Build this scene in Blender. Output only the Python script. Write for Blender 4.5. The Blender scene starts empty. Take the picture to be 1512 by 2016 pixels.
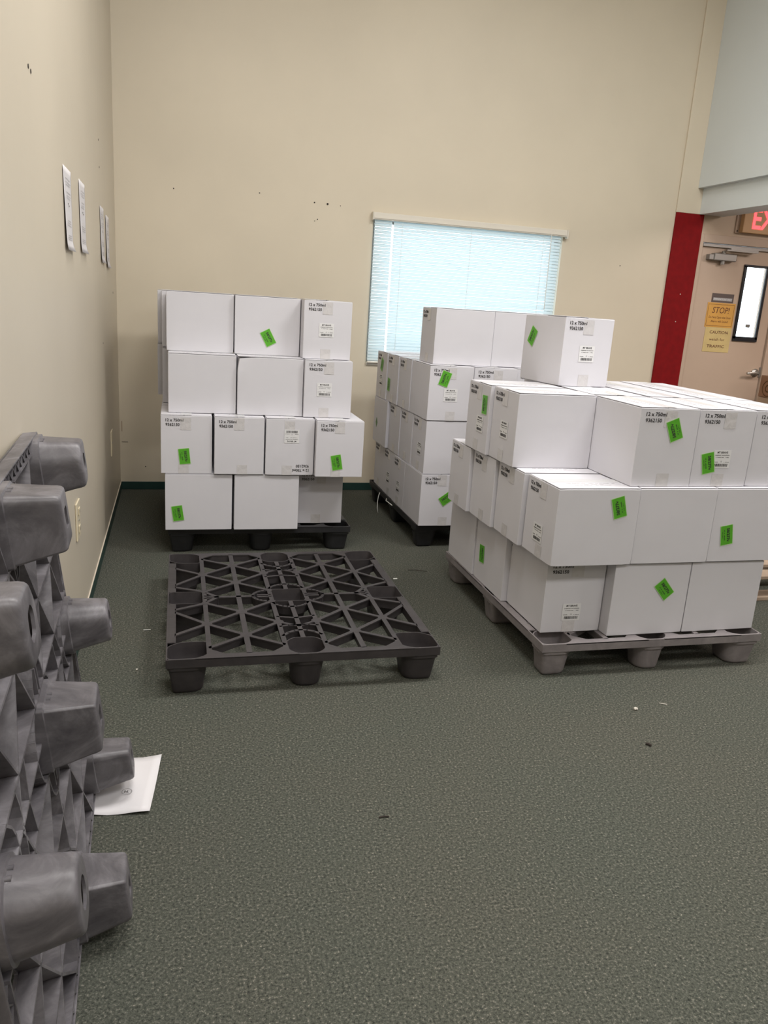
import bpy, bmesh, math, random
from mathutils import Vector, Matrix
random.seed(7)
sc = bpy.context.scene
COL = sc.collection
PI = math.pi

# ---------------------------------------------------------------- camera, world, lights, exposure
CAM_H = 1.3442
YAW, PITCH, ROLL, FPX = 0.26649, 0.25849, 0.06514, 1554.84
cd = bpy.data.cameras.new('camera'); cam = bpy.data.objects.new('camera', cd); COL.objects.link(cam)
f_ = Vector((math.sin(YAW)*math.cos(PITCH), math.cos(YAW)*math.cos(PITCH), -math.sin(PITCH)))
r_ = Vector((math.cos(YAW), -math.sin(YAW), 0)); u_ = r_.cross(f_)
rr = math.cos(ROLL)*r_ + math.sin(ROLL)*u_; uu = -math.sin(ROLL)*r_ + math.cos(ROLL)*u_
cam.matrix_world = Matrix(((rr.x, uu.x, -f_.x, 0), (rr.y, uu.y, -f_.y, 0), (rr.z, uu.z, -f_.z, CAM_H), (0, 0, 0, 1)))
cd.sensor_fit = 'VERTICAL'; cd.sensor_height = 36.0; cd.lens = FPX/2016*36.0
cd.clip_start = 0.02; cd.clip_end = 100
sc.camera = cam

w = bpy.data.worlds.new('world'); sc.world = w; w.use_nodes = True
bg = w.node_tree.nodes['Background']
bg.inputs[0].default_value = (0.80, 0.92, 1.0, 1); bg.inputs[1].default_value = 3.0

def area(name, loc, sx, sy, power, col, rot=(0, 0, 0)):
    l = bpy.data.lights.new(name, 'AREA'); l.shape = 'RECTANGLE'; l.size = sx; l.size_y = sy
    l.energy = power; l.color = col
    o = bpy.data.objects.new(name, l); COL.objects.link(o); o.location = loc; o.rotation_euler = rot
    return o
WARM = (1.0, 0.975, 0.945)
area('ceiling_lamp_light', (0.5, 2.3, 3.95), 1.2, 0.6, 52, WARM)
area('ceiling_lamp_light', (2.5, 2.5, 3.95), 1.2, 0.6, 62, WARM)
area('ceiling_lamp_light', (0.6, -0.6, 3.95), 1.2, 0.6, 36, WARM)
area('ceiling_lamp_light', (2.5, -0.6, 3.95), 1.2, 0.6, 36, WARM)
area('ceiling_lamp_light', (1.6, -3.0, 3.95), 1.2, 0.6, 20, WARM)
area('side_room_lamp_light', (5.3, 3.6, 2.55), 1.2, 0.6, 38, (1.0, 0.86, 0.78))
area('side_room_lamp_light', (5.3, 0.6, 2.55), 1.2, 0.6, 28, (1.0, 0.9, 0.84))

vs = sc.view_settings
vs.view_transform = 'Standard'; vs.look = 'None'; vs.gamma = 1.0; vs.use_curve_mapping = False
vs.exposure = 0.43
try:
    sc.cycles.max_bounces = 8; sc.cycles.diffuse_bounces = 5
except Exception: pass

# ---------------------------------------------------------------- materials
def new_mat(name):
    m = bpy.data.materials.new(name); m.use_nodes = True
    return m, m.node_tree, m.node_tree.nodes['Principled BSDF']
def plain(name, col, rough=0.6, metal=0.0, noise=0.0, scale=20, bump=0.0, bscale=60, spec=0.5):
    m, t, b = new_mat(name)
    b.inputs['Roughness'].default_value = rough; b.inputs['Metallic'].default_value = metal
    b.inputs['Specular IOR Level'].default_value = spec
    b.inputs['Base Color'].default_value = (*col, 1)
    if noise or bump:
        tc = t.nodes.new('ShaderNodeTexCoord')
    if noise:
        n = t.nodes.new('ShaderNodeTexNoise'); n.inputs['Scale'].default_value = scale; n.inputs['Detail'].default_value = 6
        t.links.new(tc.outputs['Object'], n.inputs['Vector'])
        r = t.nodes.new('ShaderNodeValToRGB'); r.color_ramp.elements[0].position = .3; r.color_ramp.elements[1].position = .7
        r.color_ramp.elements[0].color = (*[c*(1-noise) for c in col], 1)
        r.color_ramp.elements[1].color = (*[min(1, c*(1+noise)) for c in col], 1)
        t.links.new(n.outputs['Fac'], r.inputs['Fac']); t.links.new(r.outputs['Color'], b.inputs['Base Color'])
    if bump:
        n2 = t.nodes.new('ShaderNodeTexNoise'); n2.inputs['Scale'].default_value = bscale; n2.inputs['Detail'].default_value = 4
        t.links.new(tc.outputs['Object'], n2.inputs['Vector'])
        bp = t.nodes.new('ShaderNodeBump'); bp.inputs['Strength'].default_value = bump; bp.inputs['Distance'].default_value = .01
        t.links.new(n2.outputs['Fac'], bp.inputs['Height']); t.links.new(bp.outputs['Normal'], b.inputs['Normal'])
    return m

M = {}
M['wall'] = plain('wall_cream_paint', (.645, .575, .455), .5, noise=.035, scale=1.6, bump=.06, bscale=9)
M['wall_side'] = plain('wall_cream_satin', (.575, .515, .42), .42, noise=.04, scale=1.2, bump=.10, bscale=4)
M['wall_grey'] = plain('wall_pale_grey_paint', (.645, .69, .70), .6, noise=.02, scale=2)
M['wall_pink'] = plain('wall_warm_beige_paint', (.56, .45, .35), .6, noise=.03, scale=2)
M['red'] = plain('red_paint', (.20, .004, .006), .75, noise=.12, scale=25, spec=.2)
M['ceiling'] = plain('ceiling_white', (.7, .68, .64), .8)
M['base'] = plain('teal_rubber_base', (.012, .042, .036), .45)
M['caulk'] = plain('pale_paint_edge', (.68, .60, .50), .5)
M['doorpaint'] = plain('door_beige_paint', (.50, .385, .30), .45, noise=.05, scale=2.5)
M['black_gasket'] = plain('black_window_gasket', (.008, .009, .014), .4)
M['steel'] = plain('brushed_steel', (.55, .53, .50), .35, metal=.9, noise=.08, scale=40)
M['alu'] = plain('grey_aluminium', (.30, .29, .28), .4, metal=.6)
M['board'] = plain('white_carton_board', (.605, .598, .638), .55, noise=.018, scale=5, bump=.12, bscale=7)
M['edge'] = plain('carton_edge_kraft', (.55, .50, .46), .7)
M['ink'] = plain('black_print', (.025, .022, .022), .6)
M['inkgrey'] = plain('grey_print', (.36, .35, .36), .6)
M['tape'] = plain('clear_packing_tape', (.565, .55, .56), .25, noise=.05, scale=25, bump=.25, bscale=35)
M['tapetop'] = plain('clear_tape_on_white', (.60, .60, .615), .3)
M['label'] = plain('white_label_paper', (.69, .69, .70), .5)
M['green'] = plain('green_sticker_paper', (.085, .36, .018), .5, noise=.08, scale=60)
M['greenedge'] = plain('pale_green_sticker_edge', (.42, .62, .30), .5)
M['greenfaded'] = plain('faded_green_print', (.07, .17, .05), .5)
M['greenink'] = plain('dark_green_print', (.02, .085, .012), .5)
M['paper'] = plain('office_paper', (.66, .64, .66), .6)
M['ivory'] = plain('ivory_plastic', (.68, .60, .44), .35)
M['kraft'] = plain('brown_kraft_board', (.24, .125, .07), .7, noise=.08, scale=8)
M['kraftlight'] = plain('tan_kraft_board', (.36, .26, .18), .7, noise=.05, scale=8)
M['kraftink'] = plain('brown_print', (.07, .03, .004), .7)
M['wood'] = plain('pale_pallet_wood', (.36, .27, .20), .7, noise=.15, scale=12)
M['signgold'] = plain('amber_sign_paper', (.62, .33, .07), .55, noise=.05, scale=15)
M['signcream'] = plain('yellowed_sign_paper', (.58, .45, .20), .6, noise=.07, scale=12)
M['signbrown'] = plain('brown_sign_plate', (.10, .075, .07), .5)
M['signink'] = plain('maroon_sign_print', (.10, .02, .01), .6)
M['exitbody'] = plain('exit_sign_housing', (.58, .36, .18), .5)
M['dirt'] = plain('dark_debris', (.03, .022, .018), .8)
M['crumb'] = plain('pale_debris', (.62, .58, .52), .8)
M['strap'] = plain('white_plastic_strap', (.72, .72, .68), .35)

def pallet_mat(name, c0, c1, c2, rough):
    m, t, b = new_mat(name)
    b.inputs['Roughness'].default_value = rough
    tc = t.nodes.new('ShaderNodeTexCoord')
    n = t.nodes.new('ShaderNodeTexNoise'); n.inputs['Scale'].default_value = 9; n.inputs['Detail'].default_value = 8; n.inputs['Roughness'].default_value = .65
    n.inputs['Distortion'].default_value = 1.2
    t.links.new(tc.outputs['Object'], n.inputs['Vector'])
    r = t.nodes.new('ShaderNodeValToRGB'); e = r.color_ramp.elements
    e[0].position = .30; e[0].color = (*c0, 1); e[1].position = .75; e[1].color = (*c2, 1)
    k = e.new(.5); k.color = (*c1, 1)
    t.links.new(n.outputs['Fac'], r.inputs['Fac']); t.links.new(r.outputs['Color'], b.inputs['Base Color'])
    n2 = t.nodes.new('ShaderNodeTexNoise'); n2.inputs['Scale'].default_value = 45; n2.inputs['Detail'].default_value = 5
    t.links.new(tc.outputs['Object'], n2.inputs['Vector'])
    bp = t.nodes.new('ShaderNodeBump'); bp.inputs['Strength'].default_value = .12; bp.inputs['Distance'].default_value = .004
    t.links.new(n2.outputs['Fac'], bp.inputs['Height']); t.links.new(bp.outputs['Normal'], b.inputs['Normal'])
    return m
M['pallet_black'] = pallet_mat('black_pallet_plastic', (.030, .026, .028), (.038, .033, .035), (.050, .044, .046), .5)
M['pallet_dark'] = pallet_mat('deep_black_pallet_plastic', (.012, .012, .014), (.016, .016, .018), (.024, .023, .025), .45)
M['pallet_grey'] = pallet_mat('grey_pallet_plastic', (.16, .145, .15), (.20, .18, .185), (.26, .24, .24), .5)
M['pallet_worn'] = pallet_mat('worn_grey_pallet_plastic', (.060, .056, .064), (.115, .108, .118), (.23, .22, .24), .42)

# carpet: looped pile flecked with dark green, grey and tan
m, t, b = new_mat('green_grey_carpet'); M['carpet'] = m
b.inputs['Roughness'].default_value = .95; b.inputs['Specular IOR Level'].default_value = .1
tc = t.nodes.new('ShaderNodeTexCoord')
n1 = t.nodes.new('ShaderNodeTexNoise'); n1.inputs['Scale'].default_value = 150; n1.inputs['Detail'].default_value = 5; n1.inputs['Roughness'].default_value = .8
t.links.new(tc.outputs['Object'], n1.inputs['Vector'])
r1 = t.nodes.new('ShaderNodeValToRGB'); r1.color_ramp.interpolation = 'LINEAR'
e = r1.color_ramp.elements
e[0].position = .37; e[0].color = (.022, .025, .023, 1)
e[1].position = .655; e[1].color = (.30, .28, .25, 1)
for pos, c in ((.42, (.048, .053, .047)), (.52, (.076, .082, .072)), (.60, (.120, .125, .112))):
    k = e.new(pos); k.color = (*c, 1)
t.links.new(n1.outputs['Fac'], r1.inputs['Fac'])
n3 = t.nodes.new('ShaderNodeTexNoise'); n3.inputs['Scale'].default_value = 2.2; n3.inputs['Detail'].default_value = 5
t.links.new(tc.outputs['Object'], n3.inputs['Vector'])
r3 = t.nodes.new('ShaderNodeValToRGB'); r3.color_ramp.elements[0].position = .3; r3.color_ramp.elements[1].position = .7
r3.color_ramp.elements[0].color = (.96, .955, .90, 1); r3.color_ramp.elements[1].color = (1.03, .975, .91, 1)
t.links.new(n3.outputs['Fac'], r3.inputs['Fac'])
mx = t.nodes.new('ShaderNodeMix'); mx.data_type = 'RGBA'; mx.blend_type = 'MULTIPLY'; mx.inputs['Factor'].default_value = 1
t.links.new(r1.outputs['Color'], mx.inputs['A']); t.links.new(r3.outputs['Color'], mx.inputs['B'])
t.links.new(mx.outputs['Result'], b.inputs['Base Color'])
bp = t.nodes.new('ShaderNodeBump'); bp.inputs['Strength'].default_value = .25; bp.inputs['Distance'].default_value = .002
t.links.new(n1.outputs['Fac'], bp.inputs['Height']); t.links.new(bp.outputs['Normal'], b.inputs['Normal'])

# thin translucent blind slat
m, t, b = new_mat('white_vinyl_slat'); M['slat'] = m
out = t.nodes['Material Output']
d = t.nodes.new('ShaderNodeBsdfDiffuse'); d.inputs['Color'].default_value = (.80, .86, .86, 1)
tr = t.nodes.new('ShaderNodeBsdfTranslucent'); tr.inputs['Color'].default_value = (.45, .54, .57, 1)
ms = t.nodes.new('ShaderNodeMixShader'); ms.inputs[0].default_value = .5
t.links.new(d.outputs[0], ms.inputs[1]); t.links.new(tr.outputs[0], ms.inputs[2]); t.links.new(ms.outputs[0], out.inputs['Surface'])
M['rail'] = plain('ivory_headrail', (.70, .66, .58), .4)

def glass_mat(name, tint, rough):
    m, t, b = new_mat(name)
    b.inputs['Base Color'].default_value = (*tint, 1); b.inputs['Roughness'].default_value = rough
    b.inputs['Transmission Weight'].default_value = 1.0; b.inputs['IOR'].default_value = 1.05
    return m
M['glass'] = glass_mat('window_glass', (.97, .99, 1.0), 0.0)

def emit(name, col, s):
    m, t, b = new_mat(name)
    b.inputs['Base Color'].default_value = (*col, 1); b.inputs['Emission Color'].default_value = (*col, 1)
    b.inputs['Emission Strength'].default_value = s
    return m
M['exitred'] = emit('lit_exit_red', (1.0, .07, .08), 1.6)

# ---------------------------------------------------------------- mesh helpers
def link(name, me, parent=None, loc=None, rot=None):
    o = bpy.data.objects.new(name, me); COL.objects.link(o)
    if parent is not None: o.parent = parent
    if loc is not None: o.location = loc
    if rot is not None: o.rotation_euler = rot
    return o
def mesh_of(name, bm, mats, smooth=False, norm=True):
    if norm: bmesh.ops.recalc_face_normals(bm, faces=bm.faces)
    me = bpy.data.meshes.new(name); bm.to_mesh(me); bm.free()
    for m_ in (mats if isinstance(mats, (list, tuple)) else [mats]): me.materials.append(M[m_])
    if smooth:
        for p_ in me.polygons: p_.use_smooth = True
    return me
def obj(name, bm, mats, parent=None, loc=None, rot=None, smooth=False, norm=True):
    return link(name, mesh_of(name, bm, mats, smooth, norm), parent, loc, rot)
def tag(o, label=None, cat=None, group=None, kind=None):
    if label: o['label'] = label
    if cat: o['category'] = cat
    if group: o['group'] = group
    if kind: o['kind'] = kind
    return o
def empty(name, loc, rz=0.0):
    o = bpy.data.objects.new(name, None); COL.objects.link(o); o.empty_display_size = .05
    o.location = loc; o.rotation_euler = (0, 0, rz)
    return o
def bx(bm, x0, x1, y0, y1, z0, z1, bev=0.0, mi=0, seg=2):
    vsn = [bm.verts.new((x, y, z)) for z in (z0, z1) for y in (y0, y1) for x in (x0, x1)]
    F = [(0, 2, 3, 1), (4, 5, 7, 6), (0, 1, 5, 4), (2, 6, 7, 3), (0, 4, 6, 2), (1, 3, 7, 5)]
    fs = [bm.faces.new([vsn[i] for i in f]) for f in F]
    for f in fs: f.material_index = mi
    if bev:
        ed = list({e_ for f in fs for e_ in f.edges})
        bmesh.ops.bevel(bm, geom=ed, offset=bev, segments=seg, affect='EDGES', profile=.5)
def prism(bm, pts, z0, z1, mi=0, taper=None):
    """extrude a 2-D polygon between z0 and z1 (taper: bottom polygon)"""
    bpts = taper or pts
    lo = [bm.verts.new((x, y, z0)) for x, y in bpts]; hi = [bm.verts.new((x, y, z1)) for x, y in pts]
    n = len(pts)
    fs = [bm.faces.new(hi), bm.faces.new(lo[::-1])]
    for i in range(n):
        j = (i+1) % n; fs.append(bm.faces.new((lo[i], lo[j], hi[j], hi[i])))
    for f in fs: f.material_index = mi
def cyl(bm, c, r, h, axis='z', n=20, r2=None, mi=0):
    r2 = r if r2 is None else r2
    A = []; B = []
    for i in range(n):
        a = 2*PI*i/n; ca, sa = math.cos(a), math.sin(a)
        for L_, rad, hh in ((A, r, 0), (B, r2, h)):
            p = {'z': (rad*ca, rad*sa, hh), 'y': (rad*ca, hh, rad*sa), 'x': (hh, rad*ca, rad*sa)}[axis]
            L_.append(bm.verts.new((c[0]+p[0], c[1]+p[1], c[2]+p[2])))
    fs = [bm.faces.new(A), bm.faces.new(B)] + [bm.faces.new((A[i], A[(i+1) % n], B[(i+1) % n], B[i])) for i in range(n)]
    for f in fs: f.material_index = mi
def tube(bm, pts, r, n=8, mi=0):
    rings = []
    for i, p in enumerate(pts):
        p = Vector(p); a = Vector(pts[max(0, i-1)]); b_ = Vector(pts[min(len(pts)-1, i+1)])
        d = (b_-a).normalized(); up = Vector((0, 0, 1)) if abs(d.z) < .9 else Vector((1, 0, 0))
        s = d.cross(up).normalized(); q = s.cross(d)
        rings.append([bm.verts.new(p + r*(math.cos(2*PI*k/n)*s + math.sin(2*PI*k/n)*q)) for k in range(n)])
    for A, B in zip(rings, rings[1:]):
        for k in range(n): bm.faces.new((A[k], A[(k+1) % n], B[(k+1) % n], B[k])).material_index = mi
    bm.faces.new(rings[0][::-1]).material_index = mi; bm.faces.new(rings[-1]).material_index = mi

_tc = {}
def text_mesh(s, mat, width=None, height=None, align='CENTER', shear=0.0, bold=0.0, serif_=False):
    """text as a mesh in the XY plane, centred (or left-aligned) at the origin, baseline y=0"""
    key = (s, mat, width, height, align, shear, bold)
    if key in _tc: return _tc[key]
    cu = bpy.data.curves.new('text', 'FONT'); cu.body = s; cu.align_x = 'LEFT'; cu.size = 1.0; cu.extrude = .012
    cu.shear = shear; cu.offset = bold; cu.resolution_u = 2
    o = bpy.data.objects.new('text_tmp', cu); COL.objects.link(o)
    bpy.context.view_layer.update()
    dg = bpy.context.evaluated_depsgraph_get()
    me = bpy.data.meshes.new_from_object(o.evaluated_get(dg))
    bpy.data.objects.remove(o)
    xs = [v.co.x for v in me.vertices]; ys = [v.co.y for v in me.vertices]
    w0, w1 = min(xs), max(xs); h0 = max(ys)-min(0, min(ys))
    sx = (width/(w1-w0)) if width else (height/h0); sy = (height/max(ys)) if height else sx
    for v in me.vertices:
        x = (v.co.x-w0)*sx
        if align == 'CENTER': x -= (w1-w0)*sx/2
        v.co = (x, v.co.y*sy, v.co.z*.02)
    me.materials.clear(); me.materials.append(M[mat]); me.name = 'lettering'
    _tc[key] = me
    return me
def join_text(lines, extra=None, mat='ink'):
    """lines: (mesh, x, y, z) joined into one bmesh; extra: function(bm)"""
    bm = bmesh.new()
    for me, x, y, z in lines:
        n0 = len(bm.verts); bm.from_mesh(me); bm.verts.ensure_lookup_table()
        for v in bm.verts[n0:]: v.co += Vector((x, y, z))
    if extra: extra(bm)
    return bm
def micro(bm, x0, x1, y, h, rnd, z0=0, z1=.0002, mi=0, lo=.3, hi=1.0):
    """a row of print too small to read: short marks"""
    x = x0
    while x < x1:
        wd = h*rnd.uniform(.35, .8)
        if rnd.random() < .86: bx(bm, x, min(x+wd, x1), y, y+h*rnd.uniform(.6, 1), z0, z1, mi=mi)
        x += wd + h*rnd.uniform(.2, .45)

# ---------------------------------------------------------------- the room
XL, YB = -.3636, 5.527
ZC = 4.0; X_R = 3.75; Z1, Z2 = 2.31, 2.13
WX0, WX1, WZ0, WZ1 = 1.302, 2.712, .93, 1.90          # window opening
DX0, DX1, DZ = 3.87, 4.60, 1.94                        # door opening
def struct(name, bm, mats, parent=None, **k):
    o = obj(name, bm, mats, parent, **k)
    if parent is None: o['kind'] = 'structure'
    return o
bm = bmesh.new(); bx(bm, XL-.15, 7.6, -4.2, YB+.2, -.12, 0); struct('floor', bm, 'carpet')
bm = bmesh.new(); bx(bm, XL-.15, 7.6, -4.2, YB+.2, ZC, ZC+.12); struct('ceiling', bm, 'ceiling')
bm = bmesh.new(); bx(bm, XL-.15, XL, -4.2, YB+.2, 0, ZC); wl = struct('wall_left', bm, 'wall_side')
bm = bmesh.new(); bx(bm, XL, 7.6, -4.35, -4.2, 0, ZC); struct('wall_front', bm, 'wall')
bm = bmesh.new(); bx(bm, 7.45, 7.6, -4.2, YB, 0, ZC); struct('wall_far_right', bm, 'wall_pink')
# back wall with the window opening; from the corner to the jamb
bm = bmesh.new(); T = .15
bx(bm, XL, WX0, YB, YB+T, 0, ZC); bx(bm, WX0, WX1, YB, YB+T, 0, WZ0); bx(bm, WX0, WX1, YB, YB+T, WZ1, ZC); bx(bm, WX1, 3.84, YB, YB+T, 0, ZC)
wb = struct('wall_back', bm, 'wall')
bm = bmesh.new()
bx(bm, 3.84, DX0-.03, YB, YB+T, 0, ZC); bx(bm, DX0-.03, DX1+.03, YB, YB+T, DZ+.03, ZC); bx(bm, DX1+.03, 7.45, YB, YB+T, 0, ZC)
struct('wall_back_side_room', bm, 'wall_pink')
bm = bmesh.new()
bx(bm, DX1+.075, 5.6, YB-.004, YB-.0005, 0, 2.4)
struct('trim_3', bm, 'wall_grey')
# shallow pilaster with the painted red foot
bm = bmesh.new(); bx(bm, 3.598, 3.84, YB-.016, YB-.0005, Z2, ZC-.001, bev=.003); struct('trim_1', bm, 'wall')
bm = bmesh.new(); bx(bm, 3.602, 3.84, YB-.016, YB-.0005, 0.001, Z2, bev=.003); rs = struct('trim_2', bm, 'red')
for x, z in ((3.735, 1.55), (3.73, 1.345)):
    b2 = bmesh.new(); cyl(b2, (x, YB-.0175, z), .004, .0015, 'y', 10); obj('paint_chip', b2, 'crumb', rs)
# wall above the opening on the right, and its lower beam
bm = bmesh.new(); bx(bm, X_R, X_R+.25, -4.2, YB-.017, Z1, ZC); struct('wall_right', bm, 'wall_grey')
bm = bmesh.new(); bx(bm, X_R+.045, X_R+.25, -4.2, YB-.017, Z2, Z1-.0005); struct('trim_4', bm, 'wall_grey')
bm = bmesh.new(); bx(bm, X_R+.2505, 7.45, -4.2, YB-.001, 2.62, 2.7); struct('ceiling_side_room', bm, 'ceiling')
# baseboards
bm = bmesh.new(); bx(bm, XL+.0005, 3.597, YB-.006, YB-.0005, 0, .055, bev=.002); struct('baseboard_back', bm, 'base')
bm = bmesh.new(); bx(bm, XL+.0005, XL+.006, -4.19, YB-.007, 0, .055, bev=.002); bl = struct('baseboard_left', bm, 'base')
b2 = bmesh.new(); bx(b2, XL+.0005, XL+.005, -4.19, YB-.007, .0555, .060); obj('top_bead', b2, 'caulk', bl)
# nail holes and scuffs in the back and left walls
for x, z, r in ((.983, 1.953, .007), (-.006, 1.958, .004), (.919, 1.852, .004), (.533, 1.981, .004), (.895, 1.955, .005), (1.07, 1.95, .003), (.90, 1.84, .003), (-.2, .16, .004), (3.2, 1.72, .004)):
    b2 = bmesh.new(); cyl(b2, (x, YB-.0015, z), r, .001, 'y', 8); obj('nail_hole', b2, 'dirt', wb)
for y, z, r in ((2.423, 1.874, .006), (2.461, 1.871, .006), (4.457, 2.03, .005), (4.472, 1.907, .005), (4.42, 1.05, .004), (5.2, 1.3, .006)):
    b2 = bmesh.new(); cyl(b2, (XL+.0005, y, z), r, .001, 'x', 8); obj('nail_hole', b2, 'dirt', wl)
b2 = bmesh.new(); bx(b2, -.352, -.312, YB-.0015, YB-.0005, .327, .330); obj('scuff_mark', b2, 'dirt', wb)
b2 = bmesh.new(); bx(b2, -.352, -.347, YB-.0015, YB-.0005, .40, .47); obj('scuff_mark', b2, 'kraftlight', wb)

# window frame, glass and outside ledge
bm = bmesh.new()
bx(bm, WX0, WX0+.03, YB+.07, YB+.12, WZ0, WZ1); bx(bm, WX1-.03, WX1, YB+.07, YB+.12, WZ0, WZ1)
bx(bm, WX0+.03, WX1-.03, YB+.07, YB+.12, WZ0, WZ0+.03); bx(bm, WX0+.03, WX1-.03, YB+.07, YB+.12, WZ1-.03, WZ1)
wn = struct('window_1', bm, 'alu')
b2 = bmesh.new(); bx(b2, WX0+.03, WX1-.03, YB+.092, YB+.096, WZ0+.03, WZ1-.03); obj('glass_pane', b2, 'glass', wn)
bm = bmesh.new(); bx(bm, WX0+.001, WX1-.001, YB-.012, YB+.069, WZ0-.018, WZ0-.0005, bev=.003); struct('trim_5', bm, 'rail')

# mini blind
bl = tag(empty('window_blind', ((WX0+WX1)/2, YB-.02, WZ1-.01)), 'white horizontal mini blind glowing with daylight in front of the back wall window', 'blind')
ox, oy, oz = bl.location
bm = bmesh.new(); bx(bm, 1.292-ox, 2.726-ox, -.022, .016, -.008, .038, bev=.003)
bx(bm, 1.300-ox, 2.718-ox, -.026, -.0225, .0, .008); obj('headrail', bm, 'rail', bl)
for xa, xb, za in ((1.288, 1.2915, -.012), (2.7265, 2.735, -.018)):
    b2 = bmesh.new(); bx(b2, xa-ox, xb-ox, -.022, .016, za, .041); obj('end_bracket', b2, 'rail', bl)
bm = bmesh.new(); pitch = .0218; nsl = int((WZ1-WZ0-.02)/pitch); rnd = random.Random(3)
for i in range(nsl):
    z = -.018 - i*pitch
    for (xa, xb) in ((1.306, 1.428), (1.440, 2.688)):
        # a gently curved slat, tilted nearly closed
        tilt = math.radians(58 + rnd.uniform(-2.5, 2.5)); W = .0245; prev = None; sag = rnd.uniform(-.0006, .0006)
        for k in range(4):
            s = (k/3-.5)*W; cr = .0022*(1-(2*(k/3)-1)**2)
            yy = s*math.cos(tilt)-cr*math.sin(tilt)+.0; zz = z + s*math.sin(tilt)+cr*math.cos(tilt)
            cur = (bm.verts.new((xa-ox, yy, zz)), bm.verts.new((xb-ox, yy, zz+sag)))
            if prev: bm.faces.new((prev[0], prev[1], cur[1], cur[0]))
            prev = cur
obj('slats', bm, 'slat', bl, smooth=True, norm=False)
bm = bmesh.new(); zb = -.018-nsl*pitch+.006
bx(bm, 1.306-ox, 2.688-ox, -.010, .010, zb-.012, zb, bev=.002); obj('bottom_rail', bm, 'rail', bl)
for x in (1.50, 2.0, 2.55):
    bm = bmesh.new(); tube(bm, [(x-ox, -.0135, -.008), (x-ox, -.0135, zb)], .0011, 5); obj('ladder_cord', bm, 'strap', bl)
bm = bmesh.new(); tube(bm, [(2.60-ox, -.028, 0), (2.60-ox, -.030, -.2), (2.603-ox, -.030, -.52)], .003, 8); obj('tilt_wand', bm, 'strap', bl)

# outside ground beyond the window
bm = bmesh.new(); bx(bm, -3, 9, YB+.4, YB+9, -.1, -.02); struct('ground_outside', bm, 'wall_grey')

# door in the side room
bm = bmesh.new()
bx(bm, DX0-.03, DX0, YB-.012, YB+.10, 0, DZ+.06, bev=.002); bx(bm, DX1, DX1+.07, YB-.012, YB+.10, 0, DZ+.06, bev=.002)
bx(bm, DX0, DX1, YB-.012, YB+.10, DZ, DZ+.06, bev=.002)
struct('door_1_frame', bm, 'doorpaint').name = 'trim_6'
GX0, GX1, GZ0, GZ1 = 4.283, 4.50, 1.245, 1.797
bm = bmesh.new(); Y0, Y1 = YB+.01, YB+.05
bx(bm, DX0+.003, GX0, Y0, Y1, .01, DZ-.004); bx(bm, GX1, DX1-.003, Y0, Y1, .01, DZ-.004)
bx(bm, GX0, GX1, Y0, Y1, .01, GZ0); bx(bm, GX0, GX1, Y0, Y1, GZ1, DZ-.004)
door = struct('door_1', bm, 'doorpaint')
b2 = bmesh.new(); fw = .022
bx(b2, GX0-.004, GX0+fw-.004, Y0-.012, Y0-.0005, GZ0, GZ1); bx(b2, GX1-fw+.004, GX1+.004, Y0-.012, Y0-.0005, GZ0, GZ1)
bx(b2, GX0-.004, GX1+.004, Y0-.012, Y0-.0005, GZ0-.018, GZ0+.018); bx(b2, GX0-.004, GX1+.004, Y0-.012, Y0-.0005, GZ1-.008, GZ1+.01)
obj('window_gasket', b2, 'black_gasket', door)
b2 = bmesh.new(); bx(b2, GX0+.001, GX1-.001, Y0+.016, Y0+.020, GZ0+.001, GZ1-.001); obj('glass_pane', b2, 'glass', door)
b2 = bmesh.new(); bx(b2, 4.395, 4.435, Y0+.012, Y0+.0155, 1.335, 1.36); obj('pane_sticker', b2, 'alu', door)
b2 = bmesh.new()     # lever handle
cyl(b2, (4.545, Y0, .985), .032, -.012, 'y', 24); cyl(b2, (4.545, Y0-.012, .985), .014, -.035, 'y', 16)
tube(b2, [(4.545, Y0-.045, .985), (4.52, Y0-.050, .986), (4.47, Y0-.050, .984), (4.44, Y0-.046, .980)], .010, 10)
obj('lever_handle', b2, 'steel', door, smooth=True)
b2 = bmesh.new(); bx(b2, 4.585, 4.597, Y0-.006, Y0-.0005, .95, 1.03); obj('latch_plate', b2, 'alu', door)
b2 = bmesh.new()     # door closer
bx(b2, 3.925, 3.965, Y0-.045, Y0-.0005, 1.818, 1.858, bev=.004); bx(b2, 3.966, 4.165, Y0-.05, Y0-.0005, 1.815, 1.868, bev=.006)
cyl(b2, (4.06, Y0-.025, 1.868), .014, .02, 'z', 14); cyl(b2, (4.06, Y0-.025, 1.79), .018, .024, 'z', 14)
bx(b2, 4.05, 4.33, Y0-.075, Y0-.052, 1.888, 1.898); bx(b2, 4.10, 4.345, Y0-.052, Y0-.028, 1.901, 1.912)
obj('door_closer', b2, 'alu', door)
b2 = bmesh.new(); bx(b2, DX0+.004, DX1-.004, Y0-.02, Y0-.0005, 1.912, 1.932, bev=.002); obj('weather_strip', b2, 'alu', door)

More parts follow.
